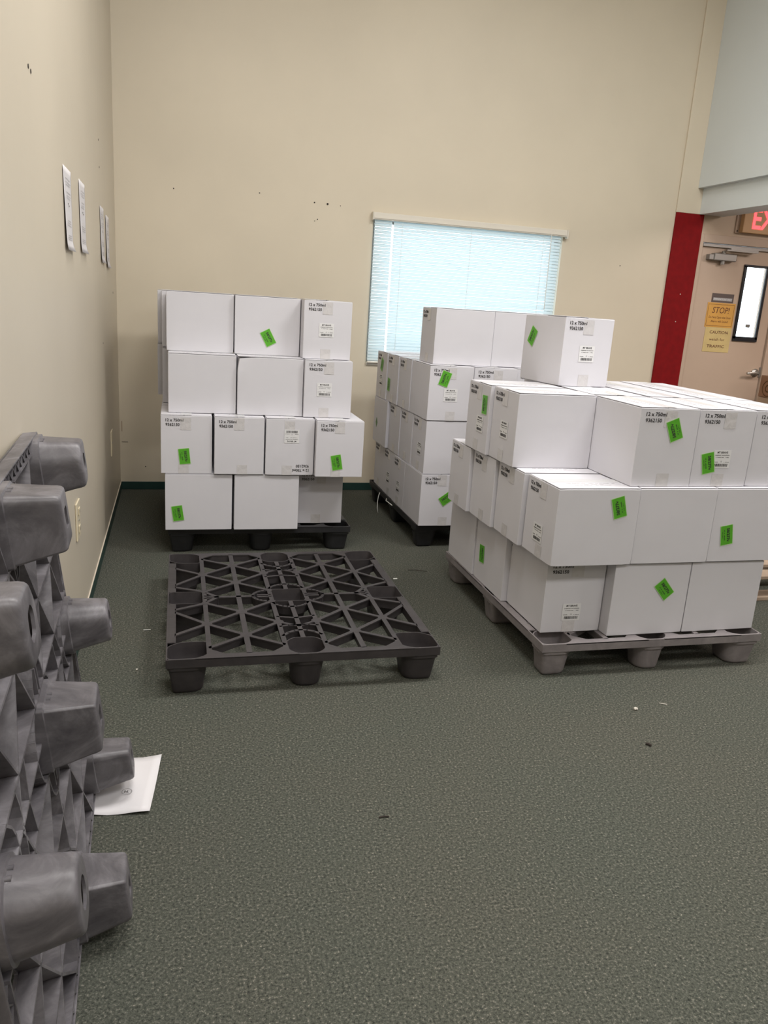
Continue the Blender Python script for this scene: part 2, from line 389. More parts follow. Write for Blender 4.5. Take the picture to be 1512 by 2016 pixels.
# signs on the door
def flat_sign(name, x0, x1, z0, z1, mat, label, y=Y0-.0006, th=.002):
    o = tag(empty(name, ((x0+x1)/2, y, z0)), label, 'sign')
    bm = bmesh.new(); bx(bm, -(x1-x0)/2, (x1-x0)/2, -th, 0, 0, z1-z0); obj('panel', bm, mat, o)
    return o
def put_text(o, s, x, z, mat, width=None, height=None, y=-.0022, align='CENTER', bold=0.0, name='lettering', shear=0):
    return link(name, text_mesh(s, mat, width, height, align, shear, bold), o, (x, y, z), (PI/2, 0, 0))
s1 = flat_sign('exit_only_plate', 4.035, 4.232, 1.512, 1.578, 'signbrown', 'small dark brown plate at the top of the door notices')
b2 = bmesh.new(); bx(b2, -.085, .085, -.0026, -.0021, .012, .034); obj('pale_band', b2, 'inkgrey', s1)
put_text(s1, 'EMERGENCY EXIT ONLY', 0, .017, 'label', width=.160, height=.013, y=-.003)
s2 = flat_sign('stop_notice', 4.008, 4.262, 1.322, 1.508, 'signgold', 'amber STOP notice taped on the beige door above the caution paper')
b2 = bmesh.new()
for a in ((-.118, .118, .172, .1745), (-.118, .118, .010, .0125), (-.118, -.1155, .0125, .172), (.1155, .118, .0125, .172)): bx(b2, a[0], a[1], -.0024, -.0021, a[2], a[3])
obj('border_line', b2, 'signink', s2)
put_text(s2, 'STOP!', .0, .108, 'signink', width=.155, height=.046, y=-.0024, shear=.15)
put_text(s2, 'Do Not Open the Door', .0, .068, 'signink', width=.20, height=.017, y=-.0024)
put_text(s2, 'Alarm will Sound', .0, .038, 'signink', width=.155, height=.016, y=-.0024)
s3 = flat_sign('caution_notice', 4.022, 4.262, 1.132, 1.3215, 'signcream', 'pale yellow CAUTION watch for TRAFFIC paper low on the beige door')
put_text(s3, 'CAUTION', .005, .142, 'signink', width=.165, height=.022, y=-.0024, bold=.01)
put_text(s3, 'watch for', -.002, .088, 'signink', width=.140, height=.020, y=-.0024)
put_text(s3, 'TRAFFIC', -.005, .034, 'signink', width=.160, height=.022, y=-.0024, bold=.01)

# exit sign above the door
ex = tag(empty('exit_sign', (4.375, YB-.0005, 2.03)), 'glowing red EXIT sign in an amber housing above the beige door', 'sign')
bm = bmesh.new(); bx(bm, -.245, .245, -.012, 0, -.005, .20, bev=.002); obj('back_plate', bm, 'doorpaint', ex)
bm = bmesh.new(); bx(bm, -.215, .24, -.055, -.0125, .0, .215, bev=.004); obj('housing', bm, 'exitbody', ex)
link('lettering', text_mesh('EXIT', 'exitred', .34, .145, 'CENTER', 0, .02), ex, (.032, -.0565, .035), (PI/2, 0, 0))
b2 = bmesh.new(); cyl(b2, (-.23, -.0135, .012), .006, .0012, 'y', 10); obj('screw', b2, 'dirt', ex)

# electrical plates on the left wall
def outlet(y, z, label, holes=True):
    o = tag(empty('wall_outlet', (XL+.0005, y, z)), label, 'outlet')
    bm = bmesh.new(); bx(bm, 0, .006, -.052, .052, -.072, .072, bev=.002); obj('cover_plate', bm, 'ivory', o)
    if holes:
        for dz in (.034, -.034):
            b2 = bmesh.new(); bx(b2, .0062, .0105, -.017, .017, dz-.015, dz+.015, bev=.003); s_ = obj('socket', b2, 'ivory', o)
            for dy in (-.007, .007):
                b3 = bmesh.new(); bx(b3, .0106, .0110, dy-.001, dy+.001, dz-.006, dz+.006); obj('slot', b3, 'dirt', s_)
    b2 = bmesh.new(); cyl(b2, (.0062, 0, 0), .004, .002, 'x', 10); obj('screw', b2, 'steel', o)
    return o
outlet(3.075, .476, 'ivory outlet on the left wall just past the leaning grey pallet')
outlet(4.79, .458, 'ivory wall plate on the left wall near the back corner', False)

# notices pinned on the left wall
def wall_paper(y0, z0, label, seed, lift=.006):
    rnd = random.Random(seed)
    o = tag(empty('paper_notice', (XL+.001, y0, z0)), label, 'paper', 'paper notices on the left wall')
    bm = bmesh.new(); NY, NZ = 10, 14; Wp, Hp = .21, .272; g = []
    def P(s, t_):
        near = (1-s)**2; low = (1-t_)
        xo = .002 + lift*near*low**1.2 + .018*max(0, low-.9)/.1*(.3+.7*s)*.6
        return Vector((xo, s*Wp, t_*Hp))
    for j in range(NZ+1): g.append([bm.verts.new(P(i/NY, j/NZ)) for i in range(NY+1)])
    for j in range(NZ):
        for i in range(NY): bm.faces.new((g[j][i], g[j][i+1], g[j+1][i+1], g[j+1][i]))
    sheet = obj('sheet', bm, 'paper', o, smooth=True)
    md = sheet.modifiers.new('thick', 'SOLIDIFY'); md.thickness = .0006
    b2 = bmesh.new()
    def mark(s0, s1, t0, t1):
        vs_ = [bm_.verts.new(P(s, t_)+Vector((.0012, 0, 0))) for s, t_ in ((s0, t0), (s1, t0), (s1, t1), (s0, t1))]
        bm_.faces.new(vs_)
    bm_ = b2
    for block in ((.86, .82, .79), (.70, .66, .63), (.36, .33, .30), (.18, .155, .13)):
        b2 = bmesh.new(); bm_ = b2
        for tt in block:
            s = rnd.uniform(.2, .34)
            while s < .78:
                d_ = rnd.uniform(.02, .06); mark(s, s+d_, tt, tt+.011); s += d_+rnd.uniform(.015, .03)
        obj('printed_text', b2, 'inkgrey', o)
    for q in ((.42, .50, .565, .582), (.54, .62, .545, .562)):
        b2 = bmesh.new(); bm_ = b2; mark(*q); obj('black_dot', b2, 'ink', o)
wall_paper(3.03, 1.452, 'white paper notice on the left wall, nearest and largest looking of the four', 1)
wall_paper(3.50, 1.463, 'white paper notice on the left wall, second from the camera', 2, .003)
wall_paper(4.425, 1.452, 'white paper notice on the left wall, third from the camera', 3, .004)
wall_paper(4.76, 1.436, 'white paper notice on the left wall nearest the back corner', 4, .005)

# ---------------------------------------------------------------- nestable plastic pallets
PW, PD, PH = .975, 1.143, .138
def round_poly(pts, r, n=4):
    out_ = []; N = len(pts)
    for i in range(N):
        p = Vector(pts[i]).to_2d(); a = Vector(pts[i-1]).to_2d(); c = Vector(pts[(i+1) % N]).to_2d()
        da = (a-p); dc = (c-p); rr_ = min(r, da.length*.45, dc.length*.45)
        A = p+da.normalized()*rr_; C_ = p+dc.normalized()*rr_
        for k in range(n+1):
            t_ = k/n; q = A*(1-t_)**2+p*2*t_*(1-t_)+C_*t_*t_
            out_.append((q.x, q.y))
    return out_
CORNER = [(.006, .006), (.104, .006), (.144, .030), (.144, .120), (.050, .120), (.006, .092)]
def mir(poly, fu, fv):
    q = [((1-u) if fu else u, (1-v) if fv else v) for u, v in poly]
    return q[::-1] if (fu != fv) else q
POCK = [mir(CORNER, a, b_) for a in (0, 1) for b_ in (0, 1)]
MIDF = [(.462, .006), (.538, .006), (.568, .036), (.568, .092), (.540, .120), (.460, .120), (.432, .092), (.432, .036)]
POCK += [MIDF, mir(MIDF, 0, 1)]
MIDL = [(.006, .445), (.140, .445), (.144, .45), (.144, .550), (.140, .555), (.006, .555)]
POCK += [MIDL, mir(MIDL, 1, 0)]
POCK += [[(.436, .442), (.564, .442), (.568, .446), (.568, .554), (.564, .558), (.436, .558), (.432, .554), (.432, .446)]]
def UV(u, v): return ((u-.5)*PW, (v-.5)*PD)
def foot_bm(poly):
    P = [UV(u, v) for u, v in poly]
    P = round_poly(P, .020, 4)
    cx = (min(p[0] for p in P)+max(p[0] for p in P))/2; cy = (min(p[1] for p in P)+max(p[1] for p in P))/2
    wx = (max(p[0] for p in P)-min(p[0] for p in P))/2; wy = (max(p[1] for p in P)-min(p[1] for p in P))/2
    N = len(P)
    def ring(s, z, dr=0.0, blend=0.0):
        out_ = []
        for x, y in P:
            dx, dy = x-cx, y-cy; L_ = math.hypot(dx, dy)
            if blend:       # towards an oval
                a = math.atan2(dy/wy, dx/wx); ex_, ey_ = wx*math.cos(a), wy*math.sin(a)
                dx, dy = dx*(1-blend)+ex_*blend, dy*(1-blend)+ey_*blend
            out_.append((cx+dx*s+dr*dx/L_, cy+dy*s+dr*dy/L_, z))
        return out_
    prof = [ring(1, PH-.0005, .001), ring(1, PH-.0005, .005), ring(1, PH-.046, .003), ring(1, PH-.048, -.003), ring(.812, .022),
            ring(.797, .012), ring(.770, .005), ring(.725, .0014), ring(.66, .0003), ring(.36, .0003, 0, 1), ring(.36, .005, 0, 1), ring(.66, .005), ring(.72, .011), ring(.76, .022),
            ring(.835, .056), ring(.885, .060), ring(.955, .10), ring(1, PH-.0005, .001)]
    bm = bmesh.new(); R_ = [[bm.verts.new(c) for c in q] for q in prof[:-1]]; R_.append(R_[0])
    for A, B in zip(R_, R_[1:]):
        for i in range(N): bm.faces.new((A[i], A[(i+1) % N], B[(i+1) % N], B[i]))
    # moulded lugs at the shoulder
    for sx in (-1, 1):
        for d_ in (-.012, .003):
            cyl(bm, (cx+sx*(wx*.93), cy+d_*1.4, PH-.056), .005, .012, 'z', 8)
    return bm
def deck_bm():
    bm = bmesh.new(); ZT = PH; DEP = .036
    def rib(a, b_, wt=.0155, wb=.005, dep=DEP, ext=.002):
        A = Vector(UV(*a)); B = Vector(UV(*b_)); d_ = (B-A).normalized(); n_ = Vector((-d_.y, d_.x))
        A = A-d_*ext; B = B+d_*ext
        prism(bm, [tuple(A-n_*wt/2), tuple(B-n_*wt/2), tuple(B+n_*wt/2), tuple(A+n_*wt/2)], ZT-.006, ZT-.0008)
        prism(bm, [tuple(A-n_*wt*.3), tuple(B-n_*wt*.3), tuple(B+n_*wt*.3), tuple(A+n_*wt*.3)], ZT-dep, ZT-.0062,
              taper=[tuple(A-n_*wb/2), tuple(B-n_*wb/2), tuple(B+n_*wb/2), tuple(A+n_*wb/2)])
    def S(a, b_, **k):   # four-fold symmetric
        seen = set()
        for fu in (0, 1):
            for fv in (0, 1):
                q = tuple(sorted((((1-a[0]) if fu else a[0], (1-a[1]) if fv else a[1]), ((1-b_[0]) if fu else b_[0], (1-b_[1]) if fv else b_[1]))))
                q = tuple(tuple(round(c, 4) for c in z_) for z_ in q)
                if q not in seen: seen.add(q); rib(*q, **k)
    def arc(pts, **k):
        for a, b_ in zip(pts, pts[1:]): S(a, b_, **k)
    for u in (.15, .425): S((u, .02), (u, .98), wt=.018)
    S((.29, .02), (.29, .98), wt=.020)
    rib((.5, .125), (.5, .437), wt=.018); rib((.5, .563), (.5, .875), wt=.018)
    a, b2, c, d_, e_, f_2 = (.15, .74), (.29, .84), (.425, .745), (.29, .645), (.425, .555), (.15, .555)
    for p_, q_ in (((.15, .925), b2), (b2, (.425, .925)), (a, b2), (b2, c), (a, d_), (d_, c), (d_, f_2), (d_, e_), ((.028, .82), a), (a, (.028, .63)), ((.028, .61), (.145, .56)),
                   (f_2, (.205, .497)), ((.205, .5), (.355, .5))): S(p_, q_)
    S((.146, .512), (.205, .502), wt=.008); S((.37, .509), (.43, .509), wt=.008)
    arc([(.425+(.075*math.cos(t_)*-1), .5+.056*math.sin(t_)) for t_ in [PI/2*k/6 for k in range(7)]], wt=.012)
    arc([(.5-.075*math.cos(t_), .557+.056*math.sin(t_)) for t_ in [PI/2*k/6 for k in range(7)]], wt=.012)
    S(c, (.5, .785), wt=.012); arc([(.425, .785), (.46, .775), (.5, .775)], wt=.010)
    arc([(.425, .86), (.45, .835), (.475, .822), (.5, .818)], wt=.012); S((.425, .70), (.5, .715), wt=.010)
    for n_, r in ((a, .020), (b2, .022), (c, .020), (d_, .022), (e_, .014), (f_2, .014)):
        for fu in (0, 1):
            for fv in (0, 1):
                x, y = UV((1-n_[0]) if fu else n_[0], (1-n_[1]) if fv else n_[1])
                cyl(bm, (x, y, ZT-.006), r, .0054, 'z', 12)
    # rim: plates, inner wall, skirt
    def plate(poly):
        for fu in (0, 1):
            for fv in (0, 1):
                prism(bm, [UV(*p_) for p_ in mir(poly, fu, fv)], ZT-.005, ZT-.0003)
    plate([(.1465, .0), (.4305, .0), (.4305, .072), (.37, .024), (.21, .024), (.1465, .068)])
    plate([(.0, .1215), (.030, .1215), (.030, .443), (.0, .443)])
    plate([(.10, .0), (.1465, .0), (.1465, .031)]); plate([(.4305, 0), (.464, .0), (.4305, .036)])
    for v in (.0, 1.0):
        y = (v-.5)*PD; s = 1 if v == 0 else -1
        bx(bm, -PW/2, PW/2, min(y, y+s*.005), max(y, y+s*.005), ZT-.034, ZT-.0001, bev=.0015)
    for u in (.0, 1.0):
        x = (u-.5)*PW; s = 1 if u == 0 else -1
        bx(bm, min(x, x+s*.005), max(x, x+s*.005), -PD/2+.004, PD/2-.004, ZT-.034, ZT-.0001, bev=.0015)
    S((.030, .122), (.030, .443), wt=.008, dep=.034)
    k = 16
    for i in range(k):
        v0, v1 = .128+(.443-.128)*i/k, .128+(.443-.128)*(i+1)/k
        S((.005, v0 if i % 2 else v1), (.030, v1 if i % 2 else v0), wt=.004, wb=.003, dep=.032)
    for i in range(12):
        u0, u1 = .155+(.425-.155)*i/12, .155+(.425-.155)*(i+1)/12
        S((u0, .004 if i % 2 else .024), (u1, .024 if i % 2 else .004), wt=.004, wb=.003, dep=.032)
    S((.15, .026), (.425, .026), wt=.006, dep=.034)
    return bm
_deck = deck_bm()
_me = {}
def deck_mesh(mat):
    if mat not in _me:
        bm = _deck.copy(); _me[mat] = (mesh_of('deck', bm, mat), [mesh_of('foot', foot_bm(p_), mat, smooth=False) for p_ in POCK])
        for fm in _me[mat][1]:
            fm.shade_smooth() if hasattr(fm, 'shade_smooth') else None
    return _me[mat]
def pallet(loc, rz, mat, label, group=None):
    o = tag(empty('plastic_pallet', loc, rz), label, 'pallet', group)
    dm, fms = deck_mesh(mat)
    link('deck', dm, o)
    for fm in fms:
        f = link('foot', fm, o)
        es = f.modifiers.new('split', 'EDGE_SPLIT'); es.split_angle = math.radians(48)
    return o
def at_corner(x, y): return (x+PW/2, y+PD/2, 0.0005)
pallet(at_corner(-.035, 2.525), -.003, 'pallet_black', 'empty black plastic pallet lying alone on the carpet in the middle')
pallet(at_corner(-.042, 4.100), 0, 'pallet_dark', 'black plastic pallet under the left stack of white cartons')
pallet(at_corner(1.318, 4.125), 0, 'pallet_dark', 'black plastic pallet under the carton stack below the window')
pallet(at_corner(1.335, 2.495), 0, 'pallet_grey', 'grey plastic pallet under the carton stack at the right')
# the worn grey one stands on its long edge, leaning on the left wall
tt, bb = .116, .038
n_ = Vector((math.cos(bb), math.sin(bb), 0)); dyv = Vector((-math.sin(bb), math.cos(bb), 0))
U_ = math.cos(tt)*Vector((0, 0, 1)) - math.sin(tt)*n_; Zl = -(math.cos(tt)*n_ + math.sin(tt)*Vector((0, 0, 1)))
V_ = Zl.cross(U_)
lp = pallet((0, 0, 0), 0, 'pallet_worn', 'worn grey plastic pallet standing on edge, leaning on the left wall, feet outward')
tip = Vector((-.118, 1.989, .1055))
Rm = Matrix(((U_.x, V_.x, Zl.x), (U_.y, V_.y, Zl.y), (U_.z, V_.z, Zl.z)))
org = tip - Rm @ Vector((-.411, .484, 0))
lp.matrix_world = Matrix.Translation(org) @ Rm.to_4x4()

# ---------------------------------------------------------------- cartons of bottles
CL, CE, CH = .337, .252, .2995
BOARD = .003
from mathutils import noise as mnoise
def body_mesh(lx, ly, seed=0, crush=None):
    """a board box: faces sag slightly inwards, corners a little worn"""
    bm = bmesh.new()
    bx(bm, 0, lx, 0, ly, .0005, CH-.0045)
    bmesh.ops.subdivide_edges(bm, edges=bm.edges[:], cuts=9, use_grid_fill=True)
    C0 = Vector((lx/2, ly/2, CH/2)); rnd = random.Random(seed)
    worn = [(Vector((a*lx, b_*ly, c*CH)), rnd.uniform(0, .0022)) for a in (0, 1) for b_ in (0, 1) for c in (0, 1)]
    for v in bm.verts:
        c = v.co.copy(); n = (mnoise.noise(c*9+Vector((seed*3.1, 0, 0)))+1)*.5
        nb = sum((c.x < 1e-4 or c.x > lx-1e-4, c.y < 1e-4 or c.y > ly-1e-4, c.z < .001 or c.z > CH-.0046))
        amt = .0007*n if nb == 1 else .0003*n
        d_ = (C0-c); ax = Vector((0, 0, 0))
        if c.x < 1e-4: ax.x = 1
        elif c.x > lx-1e-4: ax.x = -1
        if c.y < 1e-4: ax.y = 1
        elif c.y > ly-1e-4: ax.y = -1
        if c.z > CH-.0046: ax.z = -.6
        v.co += ax*amt
        for w_, k in worn:
            r_ = (c-w_).length
            if r_ < .036: v.co += (C0-w_).normalized()*k*(1-r_/.036)**2
        if crush:
            r_ = (c-Vector(crush)).length
            if r_ < .07: v.co += (C0-Vector(crush)).normalized()*.016*(1-r_/.07)
    ed = [e_ for e_ in bm.edges if len(e_.link_faces) == 2 and e_.calc_face_angle(0) > 1.0]
    bmesh.ops.bevel(bm, geom=ed, offset=.0018, segments=2, affect='EDGES', profile=.5)
    me = mesh_of('carton_body', bm, 'board', smooth=True)
    if hasattr(me, 'set_sharp_from_angle'): me.set_sharp_from_angle(angle=math.radians(16))
    return me
def flap_mesh(lx, ly, along, first):
    """top flaps: a shorter one below and a curved one lying over it"""
    bm = bmesh.new(); z = CH-.0042; L_, W_ = (lx, ly) if along == 'x' else (ly, lx)
    if first: pts = [(0.002, .46*W_), (L_-.002, .46*W_), (L_-.002, W_-.002), (.002, W_-.002)]; z0, z1 = z, z+.0018
    else:
        pts = [(.002, .002), (L_-.002, .002), (L_-.002, .44*W_)]
        for k in range(1, 12):
            t_ = k/12; pts.append(((L_-.002)*(1-t_)+.002*t_, .44*W_+.16*W_*math.sin(PI*t_)))
        pts.append((.002, .44*W_)); z0, z1 = z+.0019, z+.0038
    if along != 'x': pts = [(ly_, lx_) for lx_, ly_ in pts][::-1]; pts = [(x, y) for x, y in pts]
    prism(bm, pts, z0, z1)
    return mesh_of('top_flap', bm, 'board')
def strip(w_, h_, mat, name, th=.0004, bev=0):
    bm = bmesh.new(); bx(bm, -w_/2, w_/2, -h_/2, h_/2, 0, th)
    return mesh_of(name, bm, mat)
CM = {}; TR = random.Random(5)
for k, (lx, ly) in (('L', (CL, CE)), ('E', (CE, CL))):
    CM[k] = ([body_mesh(lx, ly, 1+i) for i in range(4)], flap_mesh(lx, ly, 'x' if k == 'L' else 'y', True), flap_mesh(lx, ly, 'x' if k == 'L' else 'y', False))
TAPE_UP = strip(.052, .062, 'tape', 'tape'); TAPE_LOW = strip(.052, .050, 'tape', 'tape')
TAPE_TOPS = {'L': strip(CL-.004, .052, 'tapetop', 'tape'), 'E': strip(.052, CL-.004, 'tapetop', 'tape')}
PRINT = mesh_of('printed_text', join_text([(text_mesh('12 x 750ml', 'ink', .086, None, 'LEFT', 0, .018), 0, 0, 0), (text_mesh('9362150', 'ink', .068, None, 'LEFT', 0, .018), 0, -.0225, 0)]), 'ink')
_r = random.Random(11)
def _bars(bm):
    x = -.028
    while x < .028:
        w_ = _r.choice((.0007, .0012, .002, .0026)); bx(bm, x, x+w_, -.029, -.0175, 0, .0002); x += w_+_r.choice((.0007, .001, .0016))
    micro(bm, -.031, .031, .006, .0026, _r); micro(bm, -.034, -.016, -.0125, .0028, _r); micro(bm, .012, .034, -.0125, .0028, _r)
LAB = strip(.078, .070, 'label', 'barcode_label')
LABPRINT = mesh_of('label_print', join_text([(text_mesh('MT BRAVE', 'ink', .047, None, 'CENTER', 0, .02), 0, .0225, 0), (text_mesh('CABERNET SAUVIGNON', 'ink', .064, .0034), 0, .0135, 0), (text_mesh('11', 'ink', None, .006), 0, -.0125, 0)], _bars), 'ink')
GST = strip(.078, .052, 'green', 'green_sticker')
def _frame(bm):
    for a in ((-.041, .041, -.028, -.0262), (-.041, .041, .0262, .028), (-.041, -.0392, -.0262, .0262), (.0392, .041, -.0262, .0262)): bx(bm, a[0], a[1], a[2], a[3], 0, .0003)
_b = bmesh.new(); _frame(_b); GEDGE = mesh_of('sticker_border', _b, 'greenedge')
def _gm(bm):
    micro(bm, -.022, .020, -.012, .0045, _r); micro(bm, -.016, .012, -.0195, .003, _r)
GPRINT = mesh_of('sticker_print', join_text([(text_mesh('58/277v', 'ink', .056, .0125, 'CENTER', 0, .03), 0, .001, 0)], _gm), ['ink', 'greenink'])
FLAPPRINT_BM = bmesh.new()
micro(FLAPPRINT_BM, -.10, .10, .010, .006, _r); micro(FLAPPRINT_BM, -.04, .045, -.004, .006, _r); micro(FLAPPRINT_BM, -.08, .07, -.016, .004, _r)
FLAPPRINT = mesh_of('flap_print', FLAPPRINT_BM, 'inkgrey')

# stickers: G = green sticker (face, s, t, angle); B = barcode label; X = printed side upside down
def face_place(face, lx, ly, s, t_, ang, off):
    """world matrix inside the carton frame for a decal on a face; s from the viewer's left, t above the bottom"""
    if face == 'f': o_, sx, nz = Vector((s, -off, t_)), Vector((1, 0, 0)), Vector((0, -1, 0))
    elif face == 'l': o_, sx, nz = Vector((-off, ly-s, t_)), Vector((0, -1, 0)), Vector((-1, 0, 0))
    elif face == 'b': o_, sx, nz = Vector((lx-s, ly+off, t_)), Vector((-1, 0, 0)), Vector((0, 1, 0))
    elif face == 'r': o_, sx, nz = Vector((lx+off, s, t_)), Vector((0, 1, 0)), Vector((1, 0, 0))
    else: o_, sx, nz = Vector((s, t_, CH-.0004+off)), Vector((1, 0, 0)), Vector((0, 0, 1))
    up = nz.cross(sx); ca, sa = math.cos(ang), math.sin(ang)
    ax = sx*ca+up*sa; ay = -sx*sa+up*ca
    return Matrix(((ax.x, ay.x, nz.x, o_.x), (ax.y, ay.y, nz.y, o_.y), (ax.z, ay.z, nz.z, o_.z), (0, 0, 0, 1)))
def carton(kind, x, y, row, label, group, rz=0.0, G=(), B=(), flip=False, tape=(1, 1), detail=True, topprint=True):
    lx, ly = (CL, CE) if kind == 'L' else (CE, CL)
    z = PH + .0012 + row*.3
    o = tag(empty('carton', (x, y, z), rz), label, 'carton', group)
    b_, f1, f2 = CM[kind]
    bodyo = link('carton_body', TR.choice(b_), o); link('top_flap', f1, o); fl = link('top_flap', f2, o)
    if not detail: return o
    tp = link('tape', TAPE_TOPS[kind], o, (lx/2, ly/2 + (0), CH-.0003))
    if topprint:
        m_ = Matrix.Translation((lx*.5, ly*.26, CH-.0003)) if kind == 'L' else Matrix.Translation((lx*.26, ly*.5, CH-.0003)) @ Matrix.Rotation(-PI/2, 4, 'Z')
        fp = link('printed_text', FLAPPRINT, fl); fp.matrix_local = m_
    ends = (('l', ly), ('r', ly)) if kind == 'L' else (('f', lx), ('b', lx))
    for fc, w_ in ends:
        if tape[0]: link('tape', TAPE_UP, o).matrix_local = face_place(fc, lx, ly, w_*TR.uniform(.47, .56), CH-.031-.004-TR.uniform(0, .012), 0, .0003)
        if tape[1]: link('tape', TAPE_LOW, o).matrix_local = face_place(fc, lx, ly, w_*TR.uniform(.42, .56), .026, 0, .0003)
        if not flip: link('printed_text', PRINT, o).matrix_local = face_place(fc, lx, ly, .024, CH-.033, 0, .0008)
        else: link('printed_text', PRINT, o).matrix_local = face_place(fc, lx, ly, w_-.024, .033, PI, .0008)
    for fc, s, t_ in B:
        l_ = link('barcode_label', LAB, o); l_.matrix_local = face_place(fc, lx, ly, s, t_, PI if flip else 0, .0008)
        link('label_print', LABPRINT, l_, (0, 0, .0006))
    for fc, s, t_, an in G:
        g_ = link('green_sticker', GST, o); g_.matrix_local = face_place(fc, lx, ly, s, t_, math.radians(an), .0014)
        g_['label'] = 'bright green rectangular sticker with black figures'
        link('sticker_border', GEDGE, g_, (0, 0, .0002)); link('sticker_print', GPRINT, g_, (0, 0, .0007))
    return o

GA = 'cartons of the left stack by the back corner'
LS = 'left stack'
carton('L', -.054, 4.062, 0, 'blank sided white carton with green sticker, bottom row left end of the left stack', GA, G=[('f', .062, .090, -82)])
carton('L', .294, 4.056, 0, 'plain white carton in the middle of the bottom row of the left stack', GA)
carton('E', .640, 4.170, 0, 'set back white carton at the right end of the bottom row of the left stack', GA)
carton('E', -.073, 4.066, 1, 'white carton with green sticker at the left end of the second lowest row, left stack', GA, G=[('f', .115, .089, -84)])
carton('E', .190, 4.050, 1, 'white carton without any sticker, second from left, second lowest row, left stack', GA)
carton('E', .449, 4.044, 1, 'upside down white carton with inverted barcode label, second lowest row of the left stack', GA, flip=True, B=[('f', .134, .206)])
carton('E', .7055, 4.006, 1, 'white carton with tilted green sticker jutting right, second lowest row, left stack', GA, G=[('f', .112, .078, -80)])
carton('L', -.036, 4.138, 2, 'blank white carton at the left end of the second highest row of the left stack', GA)
CRUSHED = carton('L', .306, 4.118, 2, 'blank white carton with a crushed corner, middle of the second highest row, left stack', GA)
carton('E', .646, 4.094, 2, 'white carton with barcode label at the right end of the second highest row, left stack', GA, B=[('f', .106, .146)])
carton('L', -.044, 4.262, 3, 'blank white carton at the top left of the left stack', GA)
carton('L', .297, 4.238, 3, 'white carton with tilted green sticker in the middle of the top row, left stack', GA, G=[('f', .172, .090, -62)])
carton('E', .638, 4.140, 3, 'white carton with barcode label at the top right of the left stack', GA, B=[('f', .120, .148)])
# the cartons behind, showing as slivers at the left edge
for row, (xa, ya, xb, yb), w_ in ((0, (-.056, 4.33, -.06, 4.68), 'bottom'), (1, (-.073, 4.415, -.073, 4.76), 'second lowest'), (2, (-.068, 4.50, -.100, 4.85), 'second highest'), (3, (-.070, 4.53, -.098, 4.875), 'top')):
    carton('E', xa, ya, row, 'white carton directly behind the left end carton of the %s row, left stack' % w_, GA, detail=False)
    carton('E', xb, yb, row, 'rearmost white carton at the left edge of the %s row, left stack' % w_, GA, detail=False)

[q for q in COL.objects if q.parent == CRUSHED and q.name.startswith('carton_body')][0].data = body_mesh(CL, CE, 9, (0, 0, CH))

GB = 'cartons of the stack below the window'
WS = 'window stack'
carton('E', 1.322, 4.095, 0, 'white front corner carton on the bottom row of the window stack, green sticker', GB, G=[('f', .155, .160, 36)])
for i, wd in enumerate(('beside the corner', 'third from the front', 'rearmost')):
    carton('L', 1.322+.003*i, 4.435+.2535*i, 0, 'white carton on the left side, bottom row of the window stack, %s' % wd, GB, B=[('l', .125, .118)] if i < 2 else [])
carton('E', 1.578, 4.095, 0, 'white carton in the bottom front row of the window stack, behind the right stack', GB)
carton('L', 1.328, 4.100, 1, 'blank fronted white carton at the front corner of the second lowest row, window stack', GB, B=[('l', .150, .126)])
carton('L', 1.326, 4.355, 1, 'white carton second from the front, left side, second lowest row of the window stack', GB)
carton('L', 1.322, 4.610, 1, 'white carton third from the front, left side, second lowest row of the window stack', GB)
c_ = carton('E', 1.305, 4.866, 1, 'rearmost white carton with a dark mark, second lowest row of the window stack', GB)
b2 = bmesh.new(); prism(b2, [(-.024, 0), (0, -.036), (.024, 0), (0, .036)], 0, .0004); l_ = obj('dark_sticker', b2, 'greenfaded', c_); l_.matrix_local = face_place('l', CE, CL, .086, .129, 0, .0004)
carton('L', 1.668, 4.100, 1, 'white carton of the second lowest front row, window stack, mostly hidden by the right stack', GB)
carton('E', 1.324, 4.096, 2, 'white corner carton with sticker over its number, second highest row, window stack', GB, G=[('f', .088, .228, 72)], B=[('f', .126, .140)])
carton('E', 1.580, 4.100, 2, 'white carton right of the sticker corner carton, second highest row, window stack', GB)
carton('E', 1.838, 4.120, 2, 'white carton in the second highest front row of the window stack, only its edge showing', GB)
carton('L', 1.320, 4.440, 2, 'white carton just behind the front corner, left side, second highest row, window stack', GB)
carton('L', 1.314, 4.695, 2, 'white carton third from front, left side, second highest row, window stack', GB, G=[('l', .05, .105, 86)])
carton('L', 1.308, 4.950, 2, 'rearmost white carton, second highest row of the window stack, sticker and barcode label', GB, G=[('l', .13, .215, 70)], B=[('l', .12, .116)])
carton('L', 1.354, 4.155, 3, 'topmost left white carton of the window stack, in front of the blind', GB)
carton('L', 1.695, 4.165, 3, 'topmost right white carton of the window stack, partly behind the lone top carton', GB)

